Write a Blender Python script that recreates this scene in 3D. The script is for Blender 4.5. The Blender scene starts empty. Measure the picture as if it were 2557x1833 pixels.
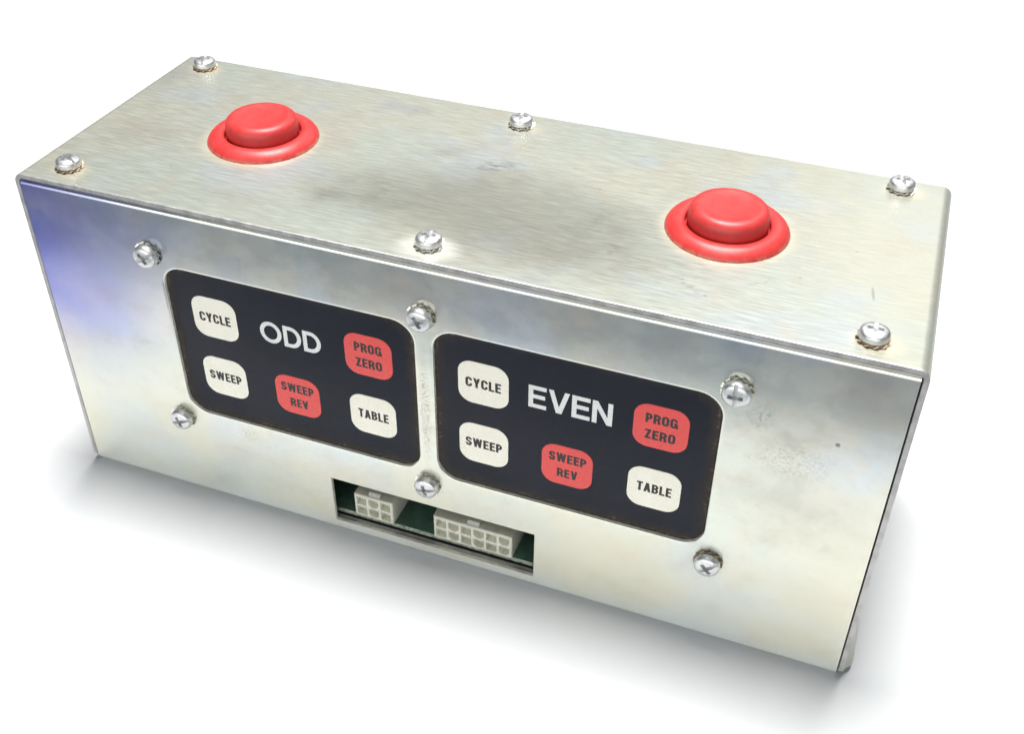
import bpy, bmesh, math, random
from mathutils import Matrix, Vector
random.seed(7)
MM = 0.001
S = bpy.context.scene
COL = S.collection

# ------------------------------------------------------------------ camera
cam_d = bpy.data.cameras.new("camera")
cam = bpy.data.objects.new("camera", cam_d); COL.objects.link(cam); S.camera = cam
FOC, PCX, PCY, IW, IH = 2815.39743, 1277.23828, 814.42548, 2557.0, 1833.0
cam_d.sensor_fit = 'HORIZONTAL'; cam_d.sensor_width = 36.0
cam_d.lens = 36.0 * FOC / IW
cam_d.shift_x = (IW / 2 - PCX) / IW
cam_d.shift_y = (PCY - IH / 2) / IW
cam_d.clip_start = 0.01; cam_d.clip_end = 50
right = Vector((0.93758, 0.34768, 0.00837)).normalized()
fwd = Vector((-0.2733, 0.75145, -0.60053)).normalized()
up = right.cross(fwd).normalized(); right = fwd.cross(up).normalized()
M = Matrix((right, up, -fwd)).transposed().to_4x4()
M.translation = Vector((232.0767, -217.8372, 272.1714)) * MM
cam.matrix_world = M

# ------------------------------------------------------------------ light
w = bpy.data.worlds.new("World"); S.world = w; w.use_nodes = True
bg = w.node_tree.nodes["Background"]
bg.inputs[0].default_value = (0.66, 0.80, 1.0, 1); bg.inputs[1].default_value = 0.11

def area(name, loc, target, sx, sy, power, col):
    d = bpy.data.lights.new(name, 'AREA'); d.shape = 'RECTANGLE'; d.size = sx; d.size_y = sy
    d.energy = power; d.color = col
    o = bpy.data.objects.new(name, d); COL.objects.link(o)
    o.location = loc
    o.rotation_euler = (Vector(target) - Vector(loc)).to_track_quat('-Z', 'Y').to_euler()
    return o
area("ceiling_lamp", (0.13, 0.24, 1.50), (0.13, 0.06, 0.0), 0.50, 0.46, 52.0, (1.0, 0.99, 0.97))
area("front_fill_lamp", (0.12, -1.25, 0.30), (0.127, 0.0, 0.06), 2.4, 0.60, 12.5, (1.0, 0.99, 0.96))  # unseen low fill, added to brighten the front face and keys
area("window_lamp", (0.16, 0.92, 0.60), (0.16, 0.05, 0.08), 1.5, 0.50, 0.95, (1.0, 1.0, 0.985))
area("side_window_lamp", (0.33, 0.80, 0.60), (0.22, 0.03, 0.10), 0.30, 0.34, 0.55, (1.0, 1.0, 0.985))
area("room_lamp", (0.13, -0.70, 1.15), (0.127, 0.0, 0.06), 1.6, 0.8, 2.8, (1.0, 0.99, 0.97))
S.view_settings.view_transform = 'Standard'; S.view_settings.look = 'None'
S.view_settings.exposure = 0.0; S.view_settings.gamma = 1.0
S.cycles.use_denoising = True; S.cycles.denoising_input_passes = 'RGB'
S.cycles.max_bounces = 8

# ------------------------------------------------------------------ node helpers
class NT:
    def __init__(s, mat): s.t = mat.node_tree; s.n = s.t.nodes; s.l = s.t.links
    def new(s, typ, **kw):
        n = s.n.new(typ)
        for k, v in kw.items(): setattr(n, k, v)
        return n
    def put(s, sock, v):
        if hasattr(v, 'is_output'): s.l.new(v, sock)
        elif isinstance(v, (tuple, list)) and len(v) == 3 and sock.type == 'RGBA': sock.default_value = (*v, 1)
        else: sock.default_value = v
    def math(s, op, a, b=0.0, clamp=False):
        n = s.new('ShaderNodeMath', operation=op, use_clamp=clamp); s.put(n.inputs[0], a); s.put(n.inputs[1], b); return n.outputs[0]
    def mix(s, f, a, b, mode='MIX'):
        n = s.new('ShaderNodeMix', data_type='RGBA', blend_type=mode)
        s.put(n.inputs[0], f); s.put(n.inputs[6], a); s.put(n.inputs[7], b); return n.outputs[2]
    def rng(s, v, a, b, c=0.0, d=1.0, smooth=True):
        n = s.new('ShaderNodeMapRange'); n.interpolation_type = 'SMOOTHSTEP' if smooth else 'LINEAR'
        s.put(n.inputs[0], v); n.inputs[1].default_value = a; n.inputs[2].default_value = b
        n.inputs[3].default_value = c; n.inputs[4].default_value = d; return n.outputs[0]
    def coords(s):
        tc = s.new('ShaderNodeTexCoord'); m = s.new('ShaderNodeMapping'); m.inputs['Scale'].default_value = (1000, 1000, 1000)
        s.l.new(tc.outputs['Object'], m.inputs[0]); return m.outputs[0]      # object space in millimetres
    def scaled(s, v, sc, loc=(0, 0, 0), rot=(0, 0, 0)):
        m = s.new('ShaderNodeMapping'); s.l.new(v, m.inputs[0]); m.inputs['Scale'].default_value = sc
        m.inputs['Location'].default_value = loc; m.inputs['Rotation'].default_value = rot; return m.outputs[0]
    def noise(s, v, scale, detail=4, rough=0.55, dist=0.0):
        n = s.new('ShaderNodeTexNoise'); s.l.new(v, n.inputs['Vector']); n.inputs['Scale'].default_value = scale
        n.inputs['Detail'].default_value = detail; n.inputs['Roughness'].default_value = rough; n.inputs['Distortion'].default_value = dist
        return n.outputs['Fac']
    def blob(s, v, c, r, rot=(0, 0, 0), soft=0.0):
        m = s.new('ShaderNodeMapping', vector_type='TEXTURE'); s.l.new(v, m.inputs[0])
        m.inputs['Location'].default_value = c; m.inputs['Rotation'].default_value = rot; m.inputs['Scale'].default_value = r
        n = s.new('ShaderNodeVectorMath', operation='LENGTH'); s.l.new(m.outputs[0], n.inputs[0])
        return s.rng(n.outputs['Value'], 1.0, soft)

def material(name):
    m = bpy.data.materials.new(name); m.use_nodes = True
    return m, NT(m), m.node_tree.nodes['Principled BSDF']
def bump(N, P, h, dist, strength=1.0):
    b = N.new('ShaderNodeBump'); b.inputs['Strength'].default_value = strength; b.inputs['Distance'].default_value = dist * MM
    N.l.new(h, b.inputs['Height']); N.l.new(b.outputs[0], P.inputs['Normal'])

W, D, H = 254.0, 88.93, 112.05

def zinc(name, face):
    m, N, P = material(name)
    v = N.coords()
    n1 = N.noise(v, 0.022, 3, 0.5); n2 = N.noise(N.scaled(v, (1, 1, 1), (37, 11, 5)), 0.035, 3, 0.5)
    n3 = N.noise(N.scaled(v, (1, 1, 1), (3, 71, 45)), 0.07, 4, 0.55)
    streak = N.noise(N.scaled(v, (0.13, 1.5, 1.5)), 1.0, 3, 0.6)
    fine = N.noise(v, 2.2, 3, 0.7)
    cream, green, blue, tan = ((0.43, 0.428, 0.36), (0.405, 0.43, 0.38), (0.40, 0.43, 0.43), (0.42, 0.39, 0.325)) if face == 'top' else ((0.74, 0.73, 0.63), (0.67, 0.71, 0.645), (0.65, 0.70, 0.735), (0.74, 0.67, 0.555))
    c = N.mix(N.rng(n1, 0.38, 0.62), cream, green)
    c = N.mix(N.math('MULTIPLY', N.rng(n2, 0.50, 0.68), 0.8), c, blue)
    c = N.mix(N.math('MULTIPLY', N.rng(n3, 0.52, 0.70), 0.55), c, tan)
    if face == 'top':
        c = N.mix(0.10, c, N.mix(N.rng(streak, .34, .66), (0.45, 0.46, 0.44), (1, 1, 1)), 'MULTIPLY')
        dirt = None
        def add(c, mask, col, k): return N.mix(N.math('MULTIPLY', mask, k), c, col)
        rag = N.rng(N.noise(v, 0.10, 5, 0.6), 0.36, 0.66)
        for (x, y, rx, ry, rot, k, col) in ((104, 28, 36, 19, 0.15, .8, (.235, .235, .19)), (92, 22, 9, 5, 0, .7, (.165, .16, .14)),
                (167, 34, 27, 19, -.3, .8, (.23, .23, .185)), (155, 17, 46, 15, 0, .7, (.245, .235, .19)), (135, 45, 30, 16, .2, .7, (.27, .26, .215)),
                (88, 79, 13, 5, 0, .5, (.22, .235, .265)), (20, 34, 17, 12, .3, .45, (.30, .285, .245)), (112, 57, 14, 7, .3, .4, (.28, .27, .235)),
                (5, 72, 8, 20, 0, .5, (.28, .27, .26)), (6, 86, 10, 5, 0, .8, (.30, .29, .27)), (70, 12, 30, 8, 0, .35, (.32, .305, .255))):
            bm_ = N.blob(v, (x, y, H), (rx, ry, 30), (0, 0, rot))
            c = add(c, N.math('MULTIPLY', bm_, N.rng(rag, 0, 1, .55, 1.0)), col, k)
        c = add(c, N.blob(v, (138, 27, H), (70, 34, 30), (0, 0, -.06)), (.215, .213, .18), .72)
        # small dark smudges and scratches
        chip = N.rng(N.noise(N.scaled(v, (0.5, 1.0, 1)), 0.42, 4, 0.6), 0.47, 0.58)
        for (x, y, rx, ry, rot, k) in ((128, 53.5, 11, 4.4, .35, 1.0), (172, 24.7, 4, 3.0, .2, .6), (170, 31, 2.6, 1.6, 0, .6), (190, 20, 14, 9, 0, .25)):
            c = add(c, N.math('MULTIPLY', N.blob(v, (x, y, H), (rx, ry, 30), (0, 0, rot)), chip), (.20, .20, .20), k)
        for (x, y, rx, ry, rot) in ((172.2, 25.5, 1.9, .5, .1), (172.0, 21.4, 1.1, 1.2, .4), (192.4, 16.2, .7, .4, 0), (193.0, 14.9, .9, .4, .1), (195, 13.8, 1.5, .5, .3),
                (197, 11.8, 1.0, .35, 0), (199.4, 11.3, .7, .5, 0), (210, 21, 2.4, .22, .5), (212.3, 22.6, 1.2, .24, 1.0), (238, 27, .5, 4.0, .15), (232, 45, .5, .4, 0),
                (220, 27.5, .5, .4, 0), (160, 52, .6, .4, 0), (150, 61, .8, .3, 0), (163, 45, .5, .3, 0), (98, 44, .6, .3, 0), (40, 20, .6, .4, 0), (62, 11.5, 4, .2, .1)):
            c = add(c, N.blob(v, (x, y, H), (rx, ry, 30), (0, 0, rot), .5), (.24, .23, .21), .6)
        # wiped clean / rust haloes round the screws and the buttons
        for (x, y, k, col) in ((126.9, 7.8, .9, (.60, .60, .54)),): c = add(c, N.blob(v, (x, y - 1.4, H), (11, 8, 30), soft=.45), col, k)
        for (x, y) in ((11.6, 82.3), (13.4, 8.4), (126, 80.8), (239.9, 82.8), (240, 7.8)):
            c = add(c, N.blob(v, (x + 1, y - 1, H), (8, 6, 30), soft=.3), (.60, .53, .39), .6)
        for x in (56, 198): c = add(c, N.blob(v, (x, 43.6, H), (20, 20, 30), soft=.78), (.58, .54, .42), .7)
        edge = N.blob(v, (127, 0, H), (140, 4, 30))
        c = add(c, N.math('MULTIPLY', edge, rag), (.34, .33, .285), .4)
        h = N.math('ADD', N.math('MULTIPLY', streak, 0.8), N.math('MULTIPLY', fine, 0.3))
        bump(N, P, h, 0.025, 0.4)
        N.put(P.inputs['Roughness'], N.rng(streak, 0.25, 0.75, 0.34, 0.46))
        N.put(P.inputs['Metallic'], 0.62)
    else:
        rag = N.rng(N.noise(v, 0.12, 5, 0.6), 0.36, 0.66)
        def add(c, mask, col, k): return N.mix(N.math('MULTIPLY', mask, k), c, col)
        # blue-violet tint towards the upper left end
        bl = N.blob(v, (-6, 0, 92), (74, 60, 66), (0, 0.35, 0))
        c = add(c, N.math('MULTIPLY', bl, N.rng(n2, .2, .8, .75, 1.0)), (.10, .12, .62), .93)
        for (x, z, rx, rz, k, col) in ((236, 55, 34, 16, .5, (.50, .495, .43)), (226, 64, 28, 16, .45, (.50, .495, .44)), (98, 26, 38, 9, .55, (.74, .64, .48)), (62, 22, 24, 8, .5, (.72, .62, .48)), (150, 29, 16, 5, .4, (.72, .62, .48)), (190, 27, 20, 7, .35, (.74, .65, .50)),
                (233, 20, 14, 7, .5, (.72, .80, .88)), (228, 26, 9, 5, .5, (.70, .79, .90)), (180, 16, 24, 8, .25, (.84, .76, .60)), (25, 12, 28, 9, .55, (.80, .86, .88)),
                (215, 5, 34, 5, .7, (.78, .85, .90)), (127, 63, 2.6, 30, .35, (.52, .52, .46)), (212, 30, 7, 7, .45, (.50, .43, .33))):
            c = add(c, N.math('MULTIPLY', N.blob(v, (x, 0, z), (rx, 30, rz)), N.rng(rag, 0, 1, .5, 1.0)), col, k)
        chip = N.rng(N.noise(N.scaled(v, (1, 1, 1.5)), 0.95, 4, 0.7), 0.46, 0.60)
        for (x, z, rx, rz, k) in ((224.6, 3.4, 5, 1.6, .9), (239, 1.2, 6, 1.4, .8), (237.7, 84.7, .9, .9, 1.0), (127.2, 60, 2.2, 26, .55), (228, 76, 14, 9, .3), (219, 88, 5, 6, .45), (66, 32, 5, 4, .5),
                (62, 24, 7, 3, .35), (108, 91.5, 2, 1.5, .6), (215, 13, 5, 4, .45), (212, 33, 7, 6.5, .55), (95, 2.4, 12, 1.4, .5), (47, 1.2, 9, .9, .6)):
            c = add(c, N.math('MULTIPLY', N.blob(v, (x, 0, z), (rx, 30, rz), soft=.3), chip), (.20, .19, .17), k)
        c = add(c, N.blob(v, (237.8, 0, 84.6), (.8, 30, .8), soft=.5), (.22, .20, .16), .8)
        cloud = N.noise(N.scaled(v, (1, 1, 1.3), (91, 17, 63)), .055, 4, .62)
        c = N.mix(N.math('MULTIPLY', N.rng(cloud, .54, .74), .42), c, (.47, .465, .41))
        c = N.mix(N.math('MULTIPLY', N.rng(N.noise(v, .28, 4, .6), .50, .75), .22), c, (.40, .39, .34))
        speck = N.rng(N.noise(v, 1.3, 2, 0.5), 0.70, 0.78)
        c = N.mix(0.12, c, N.mix(streak, (0.6, 0.6, 0.6), (1, 1, 1)), 'MULTIPLY')
        N.put(P.inputs['Roughness'], N.rng(cloud, .35, .7, .21, .29))
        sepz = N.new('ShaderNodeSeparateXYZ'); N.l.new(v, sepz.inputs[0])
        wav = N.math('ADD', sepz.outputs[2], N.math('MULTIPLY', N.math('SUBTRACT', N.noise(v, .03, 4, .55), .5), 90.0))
        painted_light = N.rng(wav, 70.0, 0.0)  # brightness of the lower front painted in: paler and less metallic downwards
        c = N.mix(N.math('MULTIPLY', painted_light, .52), c, N.mix(N.rng(n2, .4, .65), (.84, .81, .635), (.80, .825, .71)))
        N.put(P.inputs['Metallic'], N.rng(painted_light, 0, 1, .97, .52, False))
        c = N.mix(N.math('MULTIPLY', N.rng(N.math('ADD', sepz.outputs[2], N.math('MULTIPLY', n3, 9.0)), 14.0, 4.0), .7), c, (.80, .87, .88))  # pale blue bottom strip, its paleness also painted to brighten the face
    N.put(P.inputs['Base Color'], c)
    return m
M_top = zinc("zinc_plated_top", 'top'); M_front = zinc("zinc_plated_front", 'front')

def simple(name, col, rough=0.4, metal=0.0, var=0.08, scale=0.5, bmp=0.0, sss=0.0, spec=0.5):
    m, N, P = material(name); v = N.coords()
    n = N.noise(v, scale, 4, 0.6)
    lo = tuple(x * (1 - var) for x in col); hi = tuple(min(1, x * (1 + var)) for x in col)
    N.put(P.inputs['Base Color'], N.mix(N.rng(n, .3, .7), lo, hi))
    N.put(P.inputs['Roughness'], N.rng(n, .3, .7, rough * .9, min(1, rough * 1.12)))
    P.inputs['Metallic'].default_value = metal; P.inputs['Specular IOR Level'].default_value = spec
    if bmp: bump(N, P, N.noise(v, scale * 6, 3, .6), bmp, 0.5)
    if sss:
        P.inputs['Subsurface Weight'].default_value = sss; P.inputs['Subsurface Radius'].default_value = (1, 1, .8); P.inputs['Subsurface Scale'].default_value = 2 * MM
    return m
M_edge = simple("cut_steel_edge", (.47, .46, .45), .45, .7, .18, .25, .02)
M_lip = simple("plated_hole_edge", (.70, .69, .60), .55, .15, .18, .4, .02)
M_screw = simple("screw_steel", (.70, .71, .705), .42, 1.0, .06, .6)
M_washer = simple("washer_steel", (.66, .65, .59), .38, 1.0, .15, .7)
M_rust = simple("rusty_washer", (.34, .26, .18), .6, .35, .3, .9)
M_cream = simple("key_cream", (.86, .84, .72), .42, 0, .025, .15)
M_redkey = simple("key_red", (.74, .076, .068), .42, 0, .04, .15)
M_ink = simple("key_ink", (.022, .021, .020), .5, 0, .1, 1.0)
M_title = simple("title_print", (.74, .75, .74), .45, 0, .05, .4)
M_pcb = simple("circuit_board_green", (.06, .125, .09), .45, 0, .2, .3)
M_pcbedge = simple("circuit_board_edge", (.26, .31, .25), .7, 0, .5, .8, .05)
M_nylon = simple("nylon_housing", (.66, .66, .57), .38, 0, .05, .2, 0, .6)
M_dark = simple("inner_steel", (.40, .41, .42), .4, .8, .1, .3)

def red_plastic():
    m, N, P = material("button_red_plastic"); v = N.coords()
    n = N.noise(v, .25, 4, .6)
    c = N.mix(N.rng(n, .3, .7), (.43, .028, .026), (.47, .034, .032))
    sep = N.new('ShaderNodeSeparateXYZ'); N.l.new(v, sep.inputs[0])
    rad = N.math('SQRT', N.math('ADD', N.math('POWER', sep.outputs[0], 2.0), N.math('POWER', sep.outputs[1], 2.0)))
    low = N.math('MULTIPLY', N.rng(sep.outputs[2], 1.3, 0.0), N.math('GREATER_THAN', rad, 13.0))                                 # dust caught at the foot of the rim
    dust = N.math('MULTIPLY', low, N.rng(N.noise(v, .5, 4, .7), .30, .70))
    N.put(P.inputs['Base Color'], N.mix(N.math('MULTIPLY', dust, .6), c, (.46, .30, .20)))
    N.put(P.inputs['Roughness'], N.rng(n, .3, .7, .38, .48)); return m
M_red = red_plastic()

def keypad_mat():
    m, N, P = material("keypad_dark_film"); v = N.coords()
    sep = N.new('ShaderNodeSeparateXYZ'); N.l.new(v, sep.inputs[0])
    x = N.math('ABSOLUTE', sep.outputs[0]); z = sep.outputs[2]
    ex = N.math('SUBTRACT', 39.6, x)
    eb = N.math('ADD', z, 27.1); et = N.math('SUBTRACT', 27.1, z)
    d = N.math('MINIMUM', ex, N.math('MINIMUM', eb, N.math('ADD', et, 1.5)))
    # rounded corners
    qx = N.math('MAXIMUM', N.math('SUBTRACT', x, 32.8), 0.0); qz = N.math('MAXIMUM', N.math('SUBTRACT', N.math('ABSOLUTE', z), 20.3), 0.0)
    q = N.math('SQRT', N.math('ADD', N.math('MULTIPLY', qx, qx), N.math('MULTIPLY', qz, qz)))
    both = N.math('MULTIPLY', N.math('GREATER_THAN', qx, 0.0), N.math('GREATER_THAN', qz, 0.0))
    dc = N.math('SUBTRACT', 6.8, q); dd = N.math('ADD', N.math('MULTIPLY', both, dc), N.math('MULTIPLY', N.math('SUBTRACT', 1.0, both), d))
    nz = N.noise(v, 1.1, 5, .75); nl = N.noise(v, .12, 3, .6)
    wob = N.math('SUBTRACT', dd, N.math('MULTIPLY', N.math('SUBTRACT', nz, .5), 3.4))
    wob = N.math('SUBTRACT', wob, N.math('MULTIPLY', N.math('SUBTRACT', nl, .5), 4.5))
    halo = N.rng(wob, 4.0, .2)
    base = N.mix(N.rng(N.noise(v, .05, 3, .6), .3, .7), (.010, .0125, .020), (.014, .0165, .026))
    c = N.mix(N.math('MULTIPLY', halo, .65), base, (.060, .048, .036))
    crust = N.math('MULTIPLY', N.rng(wob, 1.5, .2), N.rng(nz, .50, .70))
    c = N.mix(N.math('MULTIPLY', crust, .55), c, (.34, .28, .20))
    spk = N.rng(N.noise(v, 2.2, 2, .5), .76, .80)
    c = N.mix(N.math('MULTIPLY', spk, .35), c, (.35, .35, .36))
    N.put(P.inputs['Base Color'], c)
    N.put(P.inputs['Roughness'], N.rng(halo, 0, 1, .48, .8)); P.inputs['Specular IOR Level'].default_value = .2
    return m
M_keypad = keypad_mat()

def paper_mat():
    m, N, P = material("white_paper"); v = N.coords()
    N.put(P.inputs['Base Color'], N.mix(N.noise(v, .02, 3), (.53, .54, .55), (.55, .56, .57)))
    P.inputs['Roughness'].default_value = .9; P.inputs['Specular IOR Level'].default_value = .1; return m
def desk_mat():
    m, N, P = material("desk_laminate"); v = N.coords()
    N.put(P.inputs['Base Color'], N.mix(N.noise(v, .03, 4), (.07, .083, .11), (.09, .102, .13)))
    P.inputs['Roughness'].default_value = .5; return m

# ------------------------------------------------------------------ mesh helpers
def obj(name, verts, faces, mats, parent=None, midx=None, smooth=True, angle=35, wn=False, loc=(0, 0, 0)):
    me = bpy.data.meshes.new(name)
    me.from_pydata([tuple(c * MM for c in v) for v in verts], [], faces)
    for m in (mats if isinstance(mats, (list, tuple)) else [mats]): me.materials.append(m)
    if midx: me.polygons.foreach_set('material_index', midx)
    bm = bmesh.new(); bm.from_mesh(me); bmesh.ops.remove_doubles(bm, verts=bm.verts, dist=1e-7)
    bmesh.ops.recalc_face_normals(bm, faces=bm.faces); bm.to_mesh(me); bm.free()
    if smooth:
        me.polygons.foreach_set('use_smooth', [True] * len(me.polygons)); me.set_sharp_from_angle(angle=math.radians(angle))
    o = bpy.data.objects.new(name, me); COL.objects.link(o)
    if wn:
        mod = o.modifiers.new('wn', 'WEIGHTED_NORMAL'); mod.keep_sharp = True; mod.weight = 100
    if parent: o.parent = parent
    o.location = Vector(loc) * MM
    return o

def rrect(cx, cz, hx, hz, r, n=8):
    pts = []
    for sx, sz, a0 in ((1, 1, 0), (-1, 1, 90), (-1, -1, 180), (1, -1, 270)):
        for k in range(n + 1):
            a = math.radians(a0 + 90 * k / n)
            pts.append((cx + sx * (hx - r) + r * math.cos(a), cz + sz * (hz - r) + r * math.sin(a)))
    return pts

def fill2d(loops):
    """triangles of a flat region: first loop outside, the others holes"""
    bm = bmesh.new(); es = []
    for lp in loops:
        vs = [bm.verts.new((x, z, 0)) for x, z in lp]
        for i in range(len(vs)): es.append(bm.edges.new((vs[i], vs[(i + 1) % len(vs)])))
    bmesh.ops.triangle_fill(bm, use_beauty=True, use_dissolve=False, edges=es, normal=(0, 0, 1))
    bm.verts.index_update(); bm.verts.ensure_lookup_table()
    V = [(v.co.x, v.co.y) for v in bm.verts]; F = [[v.index for v in f.verts] for f in bm.faces]
    bm.free(); return V, F

def lathe(prof, n=64):
    V, F = [], []; rings = []
    for r, h in prof:
        if r < 1e-6: rings.append([len(V)]); V.append((0, 0, h))
        else:
            rings.append(list(range(len(V), len(V) + n)))
            V += [(r * math.cos(2 * math.pi * k / n), r * math.sin(2 * math.pi * k / n), h) for k in range(n)]
    for a, b in zip(rings, rings[1:]):
        for k in range(n):
            k2 = (k + 1) % n
            if len(a) == 1 and len(b) == 1: continue
            if len(a) == 1: F.append((a[0], b[k], b[k2]))
            elif len(b) == 1: F.append((a[k], a[k2], b[0]))
            else: F.append((a[k], a[k2], b[k2], b[k]))
    return V, F

# ------------------------------------------------------------------ setting
desk = obj("desk", [(-3000, -3000, -6), (3000, -3000, -6), (3000, 3000, -6), (-3000, 3000, -6), (-3000, -3000, -1.2), (3000, -3000, -1.2), (3000, 3000, -1.2), (-3000, 3000, -1.2)],
           [(0, 1, 2, 3), (4, 5, 6, 7), (0, 1, 5, 4), (1, 2, 6, 5), (2, 3, 7, 6), (3, 0, 4, 7)], desk_mat(), smooth=False)
desk['kind'] = 'structure'
x0, x1, y0, y1 = -900, 1100, -104, 1500
ground = obj("ground", [(x0, y0, -1.2), (x1, y0, -1.2), (x1, y1, -1.2), (x0, y1, -1.2), (x0, y0, -.02), (x1, y0, -.02), (x1, y1, -.02), (x0, y1, -.02)],
            [(4, 5, 6, 7), (0, 1, 5, 4), (1, 2, 6, 5), (2, 3, 7, 6), (3, 0, 4, 7)], paper_mat(), smooth=False)
ground['kind'] = 'structure'

# ------------------------------------------------------------------ the control box
box = bpy.data.objects.new("control_box", None); COL.objects.link(box); box.empty_display_size = .05
box['label'] = "zinc-plated steel control box with two red push buttons above two dark keypads"
box['category'] = "control box"

# --- cover: bent U of sheet steel
def smooth01(t): t = max(0, min(1, t)); return t * t * (3 - 2 * t)
def build_cover():
    T, R, zb = 1.5, 3.0, 2.3
    def profile(off):                       # off: distance inwards from the outer skin
        pts = []; r = max(R - off, .3)
        zs = [zb, zb + .5, zb + 1.5, 5, 7, 9, 12, 15, 18, 22, 28, 60, 90]
        for z in zs: pts.append((off, z))
        c = (off + r, H - off - r)
        for k in range(9):
            a = math.radians(180 - 90 * k / 8); pts.append((c[0] + r * math.cos(a), c[1] + r * math.sin(a)))
        left = pts; mid = [(60, H - off), (127, H - off), (194, H - off)]
        rightp = [(W - x, z) for x, z in reversed(left)]
        return left + mid + rightp
    ys = [.15, .27, .41, .9, 1.7, 2.8, 4.2, 6.2, 10, 20, 45, 70, D - .15, D]
    V, F, mi = [], [], []
    def put(x, y, z):
        if x > W / 2 and z < 24:            # lower right corner is bent outwards a little behind its front edge
            k = smooth01((22 - z) / 20) * smooth01((y - .5) / 3.5) * (1 - .6 * smooth01((y - 8) / 50))
            x += 2.1 * k
        V.append((x, y, z)); return len(V) - 1
    def ring(y, inset):
        o = [put(x, y, z) for x, z in profile(inset)]; i = [put(x, y, z) for x, z in profile(T - inset)]
        return o, i
    rings = []
    for j, y in enumerate(ys):
        ins = .14 if j in (0, len(ys) - 1) else (.04 if j == 1 else 0)
        rings.append(ring(y, ins))
    n = len(rings[0][0])
    for (o0, i0), (o1, i1), j in zip(rings, rings[1:], range(99)):
        for k in range(n - 1):
            e = 1 if j < 2 else 0
            F.append((o0[k], o0[k + 1], o1[k + 1], o1[k])); mi.append(e)
            F.append((i0[k], i0[k + 1], i1[k + 1], i1[k])); mi.append(1)
        for k in (0, n - 1): F.append((o0[k], o1[k], i1[k], i0[k])); mi.append(1)
    for (o, i) in (rings[0], rings[-1]):
        for k in range(n - 1): F.append((o[k], o[k + 1], i[k + 1], i[k])); mi.append(1)
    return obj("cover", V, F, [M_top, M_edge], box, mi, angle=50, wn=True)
build_cover()

# --- chassis: front panel with bent flanges, openings, bottom and back
OPEN = [(85.0, 63.73), (169.77, 63.73)]; OHX, OHZ, ORAD = 39.6, 27.1, 6.8
SX0, SX1, SZ0, SZ1 = 93.6, 160.73, 4.54, 23.04
def build_chassis():
    T = 1.15; XA, XB = 1.9, W - 1.9
    RT = 2.2; zt, zbm, RB = H - 1.52 - RT, 2.4, 2.4
    V, F, mi = [], [], []
    holes = []
    for cx, cz in OPEN: holes.append([rrect(cx, cz, OHX + o, OHZ + o, ORAD + o) for o in (.85, .42, .12, 0)])
    def sq(o): return [(SX1 + o, SZ1 + o), (SX0 - o, SZ1 + o), (SX0 - o, SZ0 - o), (SX1 + o, SZ0 - o)]
    holes.append([sq(.08), sq(.04), sq(.01), sq(0)])
    outer = [(XA, zbm), (XB, zbm), (XB, zt), (XA, zt)]
    P2, tri = fill2d([outer] + [h[0] for h in holes])
    V += [(x, 0, z) for x, z in P2]; F += tri; mi += [0] * len(tri)
    hy = [[0, .05, .17, .36], [0, .05, .17, .36], [0, .01, .03, .08]]
    for h, yy in zip(holes, hy):
        rings = []
        for lp, y in list(zip(h, yy)) + [(h[3], T)]:
            rings.append(list(range(len(V), len(V) + len(lp)))); V += [(x, y, z) for x, z in lp]
        for q, (a, b) in enumerate(zip(rings, rings[1:])):
            for k in range(len(a)):
                k2 = (k + 1) % len(a); F.append((a[k], a[k2], b[k2], b[k])); mi.append(2 if q == 3 else 0)
    # back skin of the front sheet
    P3, tri3 = fill2d([outer] + [h[3] for h in holes]); b0 = len(V)
    V += [(x, T, z) for x, z in P3]; F += [[i + b0 for i in t] for t in tri3]; mi += [1] * len(tri3)
    # bends and flanges (outer skin and inner skin)
    def strip(pts, m):
        a = len(V)
        for y, z in pts: V.extend([(XA, y, z), (XB, y, z)])
        for k in range(len(pts) - 1): F.append((a + 2 * k, a + 2 * k + 1, a + 2 * k + 3, a + 2 * k + 2)); mi.append(m)
    arc = lambda cy, cz, r, a0, a1, n=10: [(cy + r * math.cos(math.radians(a0 + (a1 - a0) * k / n)), cz + r * math.sin(math.radians(a0 + (a1 - a0) * k / n))) for k in range(n + 1)]
    top_o = arc(RT, zt, RT, 180, 90) + [(18, zt + RT)]
    top_i = arc(RT, zt, RT - T, 180, 90) + [(18, zt + RT - T)]
    strip(top_o, 0); strip(top_i, 1); strip([top_o[-1], top_i[-1]], 1)
    bb = D - 1.8
    bot_o = arc(RB, RB, RB, 180, 270) + [(bb, 0), (bb, H - 2.2)]
    bot_i = arc(RB, RB, RB - T, 180, 270) + [(bb - T, T), (bb - T, H - 2.2)]
    strip(bot_o, 0); strip(bot_i, 1); strip([bot_o[-1], bot_i[-1]], 1)
    for X in (XA, XB):                       # cut sheet edges at the two ends
        for oo, ii in ((top_o, top_i), (bot_o, bot_i)):
            for k in range(len(oo) - 1):
                a = len(V); V.extend([(X, *oo[k]), (X, *oo[k + 1]), (X, *ii[k + 1]), (X, *ii[k])]); F.append((a, a + 1, a + 2, a + 3)); mi.append(1)
        a = len(V); V.extend([(X, 0, zbm), (X, 0, zt), (X, T, zt), (X, T, zbm)]); F.append((a, a + 1, a + 2, a + 3)); mi.append(1)
    a = len(V)                               # inner stiffening lip behind the lower edge of the slot
    for y, z in ((T, 4.25), (2.9, 4.25), (2.9, 3.2), (T, 3.2)): V.extend([(SX0 - 4, y, z), (SX1 + 4, y, z)])
    for k in range(4): F.append((a + 2 * k, a + 2 * k + 1, a + (2 * k + 3) % 8, a + (2 * k + 2) % 8)); mi.append(1)
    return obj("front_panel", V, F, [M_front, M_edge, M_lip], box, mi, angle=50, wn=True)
build_chassis()

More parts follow.
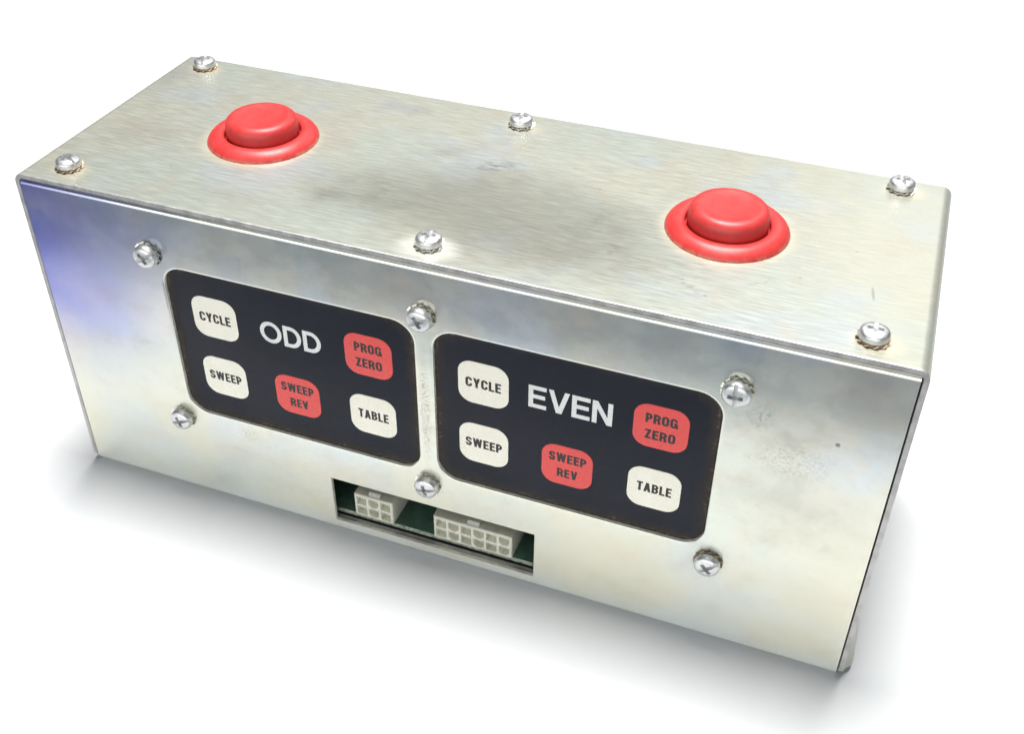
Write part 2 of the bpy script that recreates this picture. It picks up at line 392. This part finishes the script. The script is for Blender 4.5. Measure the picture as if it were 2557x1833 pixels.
# --- stroke lettering
def arc(cx, cy, rx, ry, a0, a1, n=12):
    return [(cx + rx * math.cos(math.radians(a0 + (a1 - a0) * k / n)), cy + ry * math.sin(math.radians(a0 + (a1 - a0) * k / n))) for k in range(n + 1)]
def glyph(ch, s, bold):
    """centre lines of a capital, cap height 1, stroke s -> (strokes, width); a stroke is (points, closed)"""
    h = s / 2
    w = {'O': .56, 'C': .55, 'G': .57, 'S': .54, 'P': .53, 'R': .56, 'B': .56, 'D': .56, 'E': .47, 'L': .45, 'T': .50, 'V': .58, 'W': .84, 'Y': .58, 'Z': .49, 'A': .60, 'N': .58}[ch] * .90 if bold else \
        {'O': .96, 'D': .78, 'E': .68, 'V': .80, 'N': .75}[ch]
    if ch in 'OCG':
        if not bold: return [(arc(w / 2, .5, w / 2 - h, .5 - h + .01, 0, 360, 40)[:-1], True)], w
        r = (w - s) / 2; ry = r * 1.15
        if ch == 'O': return [(arc(w / 2, 1 - h - ry, r, ry, 0, 180) + arc(w / 2, h + ry, r, ry, 180, 360), True)], w
        p = [(w - h, .66)] + arc(w / 2, 1 - h - ry, r, ry, 0, 180) + arc(w / 2, h + ry, r, ry, 180, 360)
        if ch == 'C': return [(p + [(w - h, .35)], False)], w
        return [(p + [(w - h, .46)], False), ([(w - .0, .46), (w * .52, .46)], False), ([(w - h * .55, .0), (w - h * .55, .3)], False)], w
    if ch == 'S':
        r = (w - s) / 2; ry = .25 - h / 2 - .005
        p = [(w - h, .68)] + arc(w / 2, 1 - h - ry, r, ry, 0, 180, 12) + arc(w / 2, 1 - h - ry, r, ry, 180, 235, 5) + arc(w / 2, h + ry, r, ry, 55, 0, 5) + arc(w / 2, h + ry, r, ry, 0, -180, 12) + [(h, .32)]
        return [(p, False)], w
    if ch == 'D':
        r = .5 - h; rx = min(r, (w - s) * .62)
        if bold: rx = (w - s) * .55; ry = .2
        else: ry = r
        p = [(h, h), (w - h - rx, h)] + arc(w - h - rx, h + ry, rx, ry, -90, 0, 14) + arc(w - h - rx, 1 - h - ry, rx, ry, 0, 90, 14) + [(h, 1 - h)]
        return [(p, True)], w
    def bowl(z0, z1, ww):
        r = (z1 - z0) / 2; rx = min(r, ww * .5)
        return [(h, z0), (ww - h - rx, z0)] + arc(ww - h - rx, z0 + r, rx, r, -90, 90, 12) + [(h, z1)]
    if ch == 'P': return [([(h, 0), (h, 1)], False), (bowl(.42, 1 - h, w), False)], w
    if ch == 'R': return [([(h, 0), (h, 1)], False), (bowl(.46, 1 - h, w), False), ([(w * .5, .46), (w - h * 1.3, .32), (w - h * 1.05, 0)], False)], w
    if ch == 'B': return [([(h, 0), (h, 1)], False), (bowl(.53, 1 - h, w * .97), False), (bowl(h, .53, w), False)], w
    if ch == 'E': return [([(w, 1 - h), (h, 1 - h), (h, h), (w, h)], False), ([(h, .52), (w * .93, .52)], False)], w
    if ch == 'L': return [([(h, 1), (h, h), (w, h)], False)], w
    if ch == 'T': return [([(0, 1 - h), (w, 1 - h)], False), ([(w / 2, 1 - h), (w / 2, 0)], False)], w
    k = h * 1.08
    def dg(xa, ya, xb, yb, kk=1.0):          # a leg cut flush at top and bottom
        hw = kk * h * math.hypot(xb - xa, yb - ya) / abs(yb - ya)
        return ([(xa - hw, ya), (xa + hw, ya), (xb + hw, yb), (xb - hw, yb)], 'poly')
    k = h * 1.06
    if ch == 'V': return [dg(k, 1, w / 2 - h * .12, 0), dg(w - k, 1, w / 2 + h * .12, 0)], w
    if ch == 'W': return [dg(k, 1, w * .285, 0, .92), dg(w / 2, 1, w * .285, 0, .92), dg(w / 2, 1, w * .715, 0, .92), dg(w - k, 1, w * .715, 0, .92)], w
    if ch == 'Y': return [dg(k, 1, w / 2, .38), dg(w - k, 1, w / 2, .38), ([(w / 2, .42), (w / 2, 0)], False)], w
    if ch == 'Z': return [([(0, 1 - h), (w - h * .2, 1 - h)], False), dg(w - h * 1.2, 1 - h, h * 1.2, h), ([(0, h), (w, h)], False)], w
    if ch == 'A': return [dg(k, 0, w / 2 - h * .12, 1), dg(w - k, 0, w / 2 + h * .12, 1), ([(w * .24, .28), (w * .76, .28)], False)], w
    if ch == 'N': return [([(h, 0), (h, 1)], False), ([(w - h, 0), (w - h, 1)], False), dg(h * 1.05, 1, w - h * 1.05, 0, 1.0)], w
def clip_miter(d0, d1):
    n0 = Vector((-d0.y, d0.x)); n1 = Vector((-d1.y, d1.x)); m = n0 + n1
    if m.length < 1e-4: return n1, 1.0
    m.normalize(); return m, min(1.0 / max(m.dot(n1), .25), 2.2)
def ribbon(pts, closed, s, to3, V, F, lift):
    P = [Vector(p) for p in pts]; Q = [P[0]]
    for p_ in P[1:]:
        if (p_ - Q[-1]).length > 1e-4: Q.append(p_)
    if closed and (Q[0] - Q[-1]).length < 1e-4: Q.pop()
    n = len(Q); a = len(V)
    for i in range(n):
        if closed or 0 < i < n - 1:
            m, k = clip_miter((Q[i] - Q[i - 1]).normalized(), (Q[(i + 1) % n] - Q[i]).normalized())
        else:
            d = (Q[1] - Q[0] if i == 0 else Q[-1] - Q[-2]).normalized(); m, k = Vector((-d.y, d.x)), 1.0
        for sg in (1, -1):
            q = Q[i] + m * (sg * k * s / 2)
            V.append(to3(q.x, min(1.015, max(-.015, q.y)), lift))
    for i in range(n if closed else n - 1):
        j = (i + 1) % n; F.append((a + 2 * i, a + 2 * i + 1, a + 2 * j + 1, a + 2 * j))
def text_mesh(name, lines, mat, parent, y, bold, s, origin, gap):
    """lines: (word, x0, x1, z0, z1) in box millimetres; printed flat at depth y"""
    V, F = [], []; lift = 0
    for word, xa, xb, za, zb in lines:
        gl = [glyph(c, s, bold) for c in word]; tot = sum(g[1] for g in gl) + gap * (len(word) - 1)
        sx = (xb - xa) / tot; sz = zb - za; cur = 0
        for (st, wd) in gl:
            for pts, closed in st:
                lift = (lift + 1) % 5
                # strokes keep an even weight although the word is squeezed to its width
                to3 = lambda u, t, l, c=cur: (xa + (c + u) * sx - origin[0], y - .003 * l - origin[1], za + t * sz - origin[2])
                if closed == 'poly':
                    n0 = len(V); V.extend(to3(u, t, lift) for u, t in pts); F.append((n0, n0 + 1, n0 + 2, n0 + 3))
                else: ribbon(pts, closed, s, to3, V, F, lift)
            cur += wd + gap
    return obj(name, V, F, mat, parent, smooth=False)

# --- keypads
def pillow(cx, cz, hx, hz, r, y0, y1, org):
    V, F = [], []; rings = []
    for o, y in ((.0, y0), (0, y0 - (y0 - y1) * .55), (-.12, y0 - (y0 - y1) * .9), (-.4, y1)):
        lp = rrect(cx, cz, hx + o, hz + o, r + o); rings.append(list(range(len(V), len(V) + len(lp)))); V += [(x - org[0], y - org[1], z - org[2]) for x, z in lp]
    for a, b in zip(rings, rings[1:]):
        for k in range(len(a)): F.append((a[k], a[(k + 1) % len(a)], b[(k + 1) % len(a)], b[k]))
    F.append(rings[-1]); return V, F
YK = 1.18
def keypad(cx, cz, title, label):
    org = (cx, YK, cz)
    V, F = pillow(cx, cz, OHX + 1.5, OHZ + 1.5, ORAD, YK + 1.2, YK, org)
    kp = obj("keypad", V, F, M_keypad, box, angle=40, loc=org); kp['label'] = label
    ox = cx - 85.0; te = -.45 * (title == 'EVEN')
    for (kx, kz, mat, lines, lab) in (
            (-24.9, 75.0, M_cream, [("CYCLE", 54.9, 65.3, 73.35, 76.7)], "cream key reading CYCLE"),
            (-24.9, 52.75, M_cream, [("SWEEP", 54.6, 65.7, 51.25, 54.55)], "cream key reading SWEEP"),
            (24.75, 75.0, M_redkey, [("PROG", 105.5, 114.0, 76.15, 79.35), ("ZERO", 105.7, 113.9, 70.65, 73.85)], "red key reading PROG ZERO"),
            (-.1, 52.75, M_redkey, [("SWEEP", 79.6, 90.5, 54.05, 57.3), ("REV", 82.1, 88.1, 48.4, 51.6)], "red key reading SWEEP REV"),
            (24.75, 52.75, M_cream, [("TABLE", 105.0, 114.7, 51.25, 54.6)], "cream key reading TABLE")):
        V, F = pillow(cx + kx + te, kz, 7.4, 7.3, 4.1, YK + .05, YK - .10, org)
        k = obj("key", V, F, mat, kp, angle=60); k['label'] = lab
        text_mesh("key_lettering", [(wd, a + ox + te, b + ox + te, c, d) for wd, a, b, c, d in lines], M_ink, kp, YK - .108, True, .19, org, .07)
    if title == 'ODD': text_mesh("title_lettering", [("ODD", 75.1, 94.8, 71.2, 78.7)], M_title, kp, YK - .008, False, .178, org, .09)
    else: text_mesh("title_lettering", [("EVEN", 157.5, 181.0, 71.4, 79.1)], M_title, kp, YK - .008, False, .178, org, .08)
    return kp
keypad(*OPEN[0], "ODD", "keypad titled ODD")
keypad(*OPEN[1], "EVEN", "keypad titled EVEN")

# --- push buttons
RIM = [(10.0, .25), (11.4, .25), (11.4, 1.9), (11.48, 2.25), (11.75, 2.5), (12.4, 2.75), (13.2, 2.85), (14.0, 2.72), (14.8, 2.35), (15.6, 1.8), (16.25, 1.15), (16.6, .55), (16.75, .15), (16.75, 0.0), (16.4, -.3)]
PLG = [(10.85, .2), (10.85, 4.6), (10.75, 5.5), (10.4, 6.35), (9.8, 6.98), (9.0, 7.35), (8.3, 7.45), (7.8, 7.38), (7.2, 7.2), (5, 7.02), (2.5, 6.95), (0, 6.93)]
for bx in (56.0, 198.0):
    V, F = lathe(RIM, 80); b = obj("push_button", V, F, M_red, box, angle=60, loc=(bx, 44.9 if bx < 100 else 44.0, H))
    V, F = lathe(PLG, 80); obj("plunger", V, F, M_red, b, angle=60)

# --- screws with tooth washers
def screw_head_mesh():
    V, F = lathe([(0, 0), (3.55, 0), (3.62, .12), (3.62, 1.25), (3.5, 1.65), (3.2, 2.0), (2.7, 2.25), (1.9, 2.42), (1.0, 2.5), (0, 2.52)], 40)
    head = obj("tmp_head", V, F, M_screw, smooth=False)
    def cutter(pairs, z0, z1):
        V, F = [], []
        for (hx0, hy0, hx1, hy1) in pairs:
            a = len(V)
            V.extend([(-hx0, -hy0, z0), (hx0, -hy0, z0), (hx0, hy0, z0), (-hx0, hy0, z0), (-hx1, -hy1, z1), (hx1, -hy1, z1), (hx1, hy1, z1), (-hx1, hy1, z1)])
            F.extend([tuple(a + i for i in f) for f in ((0, 3, 2, 1), (4, 5, 6, 7), (0, 1, 5, 4), (1, 2, 6, 5), (2, 3, 7, 6), (3, 0, 4, 7))])
        return obj("tmp_cut", V, F, M_screw, smooth=False)
    cuts = [cutter([(4.2, .46, 4.2, .58)], 1.5, 4), cutter([(.9, .45, 2.35, .66)], .6, 3.2), cutter([(.45, .9, .66, 2.35)], .6, 3.21)]
    for c in cuts:
        mod = head.modifiers.new('b', 'BOOLEAN'); mod.operation = 'DIFFERENCE'; mod.object = c; mod.solver = 'EXACT'
    dg = bpy.context.evaluated_depsgraph_get()
    me = bpy.data.meshes.new_from_object(head.evaluated_get(dg)); me.name = "screw"
    for o in [head] + cuts: bpy.data.objects.remove(o)
    me.polygons.foreach_set('use_smooth', [True] * len(me.polygons)); me.set_sharp_from_angle(angle=math.radians(28))
    return me
def washer_mesh():
    V, F, n = [], [], 11
    lv, lf = lathe([(2.0, .25), (3.5, .25), (3.5, .65), (2.0, .65), (2.0, .25)], 44)
    V += lv; F += lf
    for k in range(n):
        a = 2 * math.pi * k / n; hw = .155; b = len(V)
        for r, tw in ((3.2, .4), (4.15, 1.0)):
            for sg in (-1, 1):
                z = .45 + sg * .40 * tw
                for dz in (-.16, .16):
                    V.append((r * math.cos(a + sg * hw * (3.6 / r)), r * math.sin(a + sg * hw * (3.6 / r)), max(.01, z + dz)))
        F += [tuple(b + i for i in f) for f in ((0, 1, 3, 2), (4, 6, 7, 5), (0, 4, 5, 1), (2, 3, 7, 6), (1, 5, 7, 3), (0, 2, 6, 4))]
    return V, F
HM = screw_head_mesh(); WV, WF = washer_mesh()
first_head = bpy.data.objects.new("screw", HM); COL.objects.link(first_head); first_head.parent = box
first_wash = obj("lock_washer", WV, WF, M_washer, first_head, angle=30)
clean_mesh = first_wash.data; rust_mesh = clean_mesh.copy(); rust_mesh.materials[0] = M_rust
tops = [(11.6, 82.3, 1), (13.4, 8.45, 1), (126.0, 80.8, 0), (126.9, 7.75, 0), (239.9, 82.8, 0), (240.0, 7.85, 1)]
fronts = [(42.3, 94.4, 0), (127.4, 94.5, 0), (211.9, 94.4, 0), (42.3, 32.6, 0), (127.0, 32.4, 0), (211.7, 32.2, 1)]
spins = [.35, 1.2, .25, .1, .2, .0, .6, .5, .05 + math.pi / 2, .35, .25, .7]
for i, (kind, (a, b, rusty)) in enumerate([('t', s) for s in tops] + [('f', s) for s in fronts]):
    if i == 0: hd, wsh = first_head, first_wash
    else:
        hd = first_head.copy(); COL.objects.link(hd); hd.parent = box
        wsh = first_wash.copy(); COL.objects.link(wsh); wsh.parent = hd
    wsh.data = rust_mesh if rusty else clean_mesh
    if rusty: wsh['label'] = "rusty brown lock washer"
    elif 'label' in wsh: del wsh['label']
    wsh.location = (0, 0, -.9 * MM); wsh.rotation_euler = (0, 0, random.random() * 3)
    if kind == 't':
        hd.matrix_local = Matrix.Translation(Vector((a, b, H + .9)) * MM) @ Matrix.Rotation(spins[i] + math.pi / 2, 4, 'Z')
    else:
        hd.matrix_local = Matrix.Translation(Vector((a, -.9, b)) * MM) @ Matrix.Rotation(math.pi / 2, 4, 'X') @ Matrix.Rotation(spins[i], 4, 'Z')

# --- circuit board and connectors behind the slot
ZP, YP = 5.95, 3.9
pv = [(x, y, z) for z in (ZP - 1.6, ZP) for x, y in ((78, YP), (182, YP), (182, 70), (78, 70))]
obj("circuit_board", pv, [(0, 1, 2, 3), (4, 5, 6, 7), (0, 1, 5, 4), (1, 2, 6, 5), (2, 3, 7, 6), (3, 0, 4, 7)], [M_pcb, M_pcbedge], box, [0, 0, 1, 1, 1, 1], smooth=False)
def connector(xa, xb, ncol, latch, label):
    ya, yb, za, zb = 3.05, 15.0, ZP + .02, 15.2
    V, F = [], []; b = .35
    pitch = (xb - xa - .9) / ncol; ph = (zb - za - .9) / 2
    loops = [[(xa + b, za + b), (xb - b, za + b), (xb - b, zb - b), (xa + b, zb - b)]]; cells = []
    for i in range(ncol):
        for j in range(2):
            cx = xa + .45 + pitch * (i + .5); cz = za + .45 + ph * (j + .5); hx, hz = pitch / 2 - .36, ph / 2 - .36
            lp = [(cx + hx, cz + hz), (cx - hx, cz + hz), (cx - hx, cz - hz), (cx + hx, cz - hz)]
            if (i * 2 + j * 3) % 4 in (1, 2): c = .95; lp = [(cx + hx, cz + hz), (cx - hx, cz + hz), (cx - hx, cz - hz + c), (cx - hx + c, cz - hz), (cx + hx - c, cz - hz), (cx + hx, cz - hz + c)]
            cells.append(lp)
    P2, tri = fill2d(loops + cells); V += [(x, ya, z) for x, z in P2]; F += tri
    for lp in cells:                                   # cavities with a floor
        a = len(V); n = len(lp); V += [(x, ya, z) for x, z in lp] + [(x, ya + 2.4, z) for x, z in lp]
        F += [(a + k, a + (k + 1) % n, a + n + (k + 1) % n, a + n + k) for k in range(n)]; F.append(tuple(range(a + n, a + 2 * n)))
    a = len(V)
    V += [(x, ya, z) for x, z in loops[0]] + [(x, ya + b, z) for x, z in ((xa, za), (xb, za), (xb, zb), (xa, zb))] + [(x, yb, z) for x, z in ((xa, za), (xb, za), (xb, zb), (xa, zb))]
    for r in (0, 4): F += [(a + r + k, a + r + (k + 1) % 4, a + r + 4 + (k + 1) % 4, a + r + 4 + k) for k in range(4)]
    F.append((a + 8, a + 9, a + 10, a + 11))
    c = obj("connector", V, F, M_nylon, box, smooth=False); c['label'] = label
    l0, l1 = latch
    lv = [(l0, ya + .5, zb - .01), (l1, ya + .5, zb - .01), (l1, ya + 1.6, zb + .95), (l0, ya + 1.6, zb + .95), (l1, yb - 3, zb + .95), (l0, yb - 3, zb + .95), (l1, yb - 3, zb - .01), (l0, yb - 3, zb - .01)]
    obj("latch", lv, [(0, 1, 2, 3), (3, 2, 4, 5), (5, 4, 6, 7), (1, 6, 4, 2), (0, 3, 5, 7), (0, 7, 6, 1)], M_nylon, c, smooth=False)
connector(99.2, 112.55, 3, (104.0, 107.9), "six-way white connector")
connector(126.55, 152.55, 6, (137.6, 141.5), "twelve-way white connector")
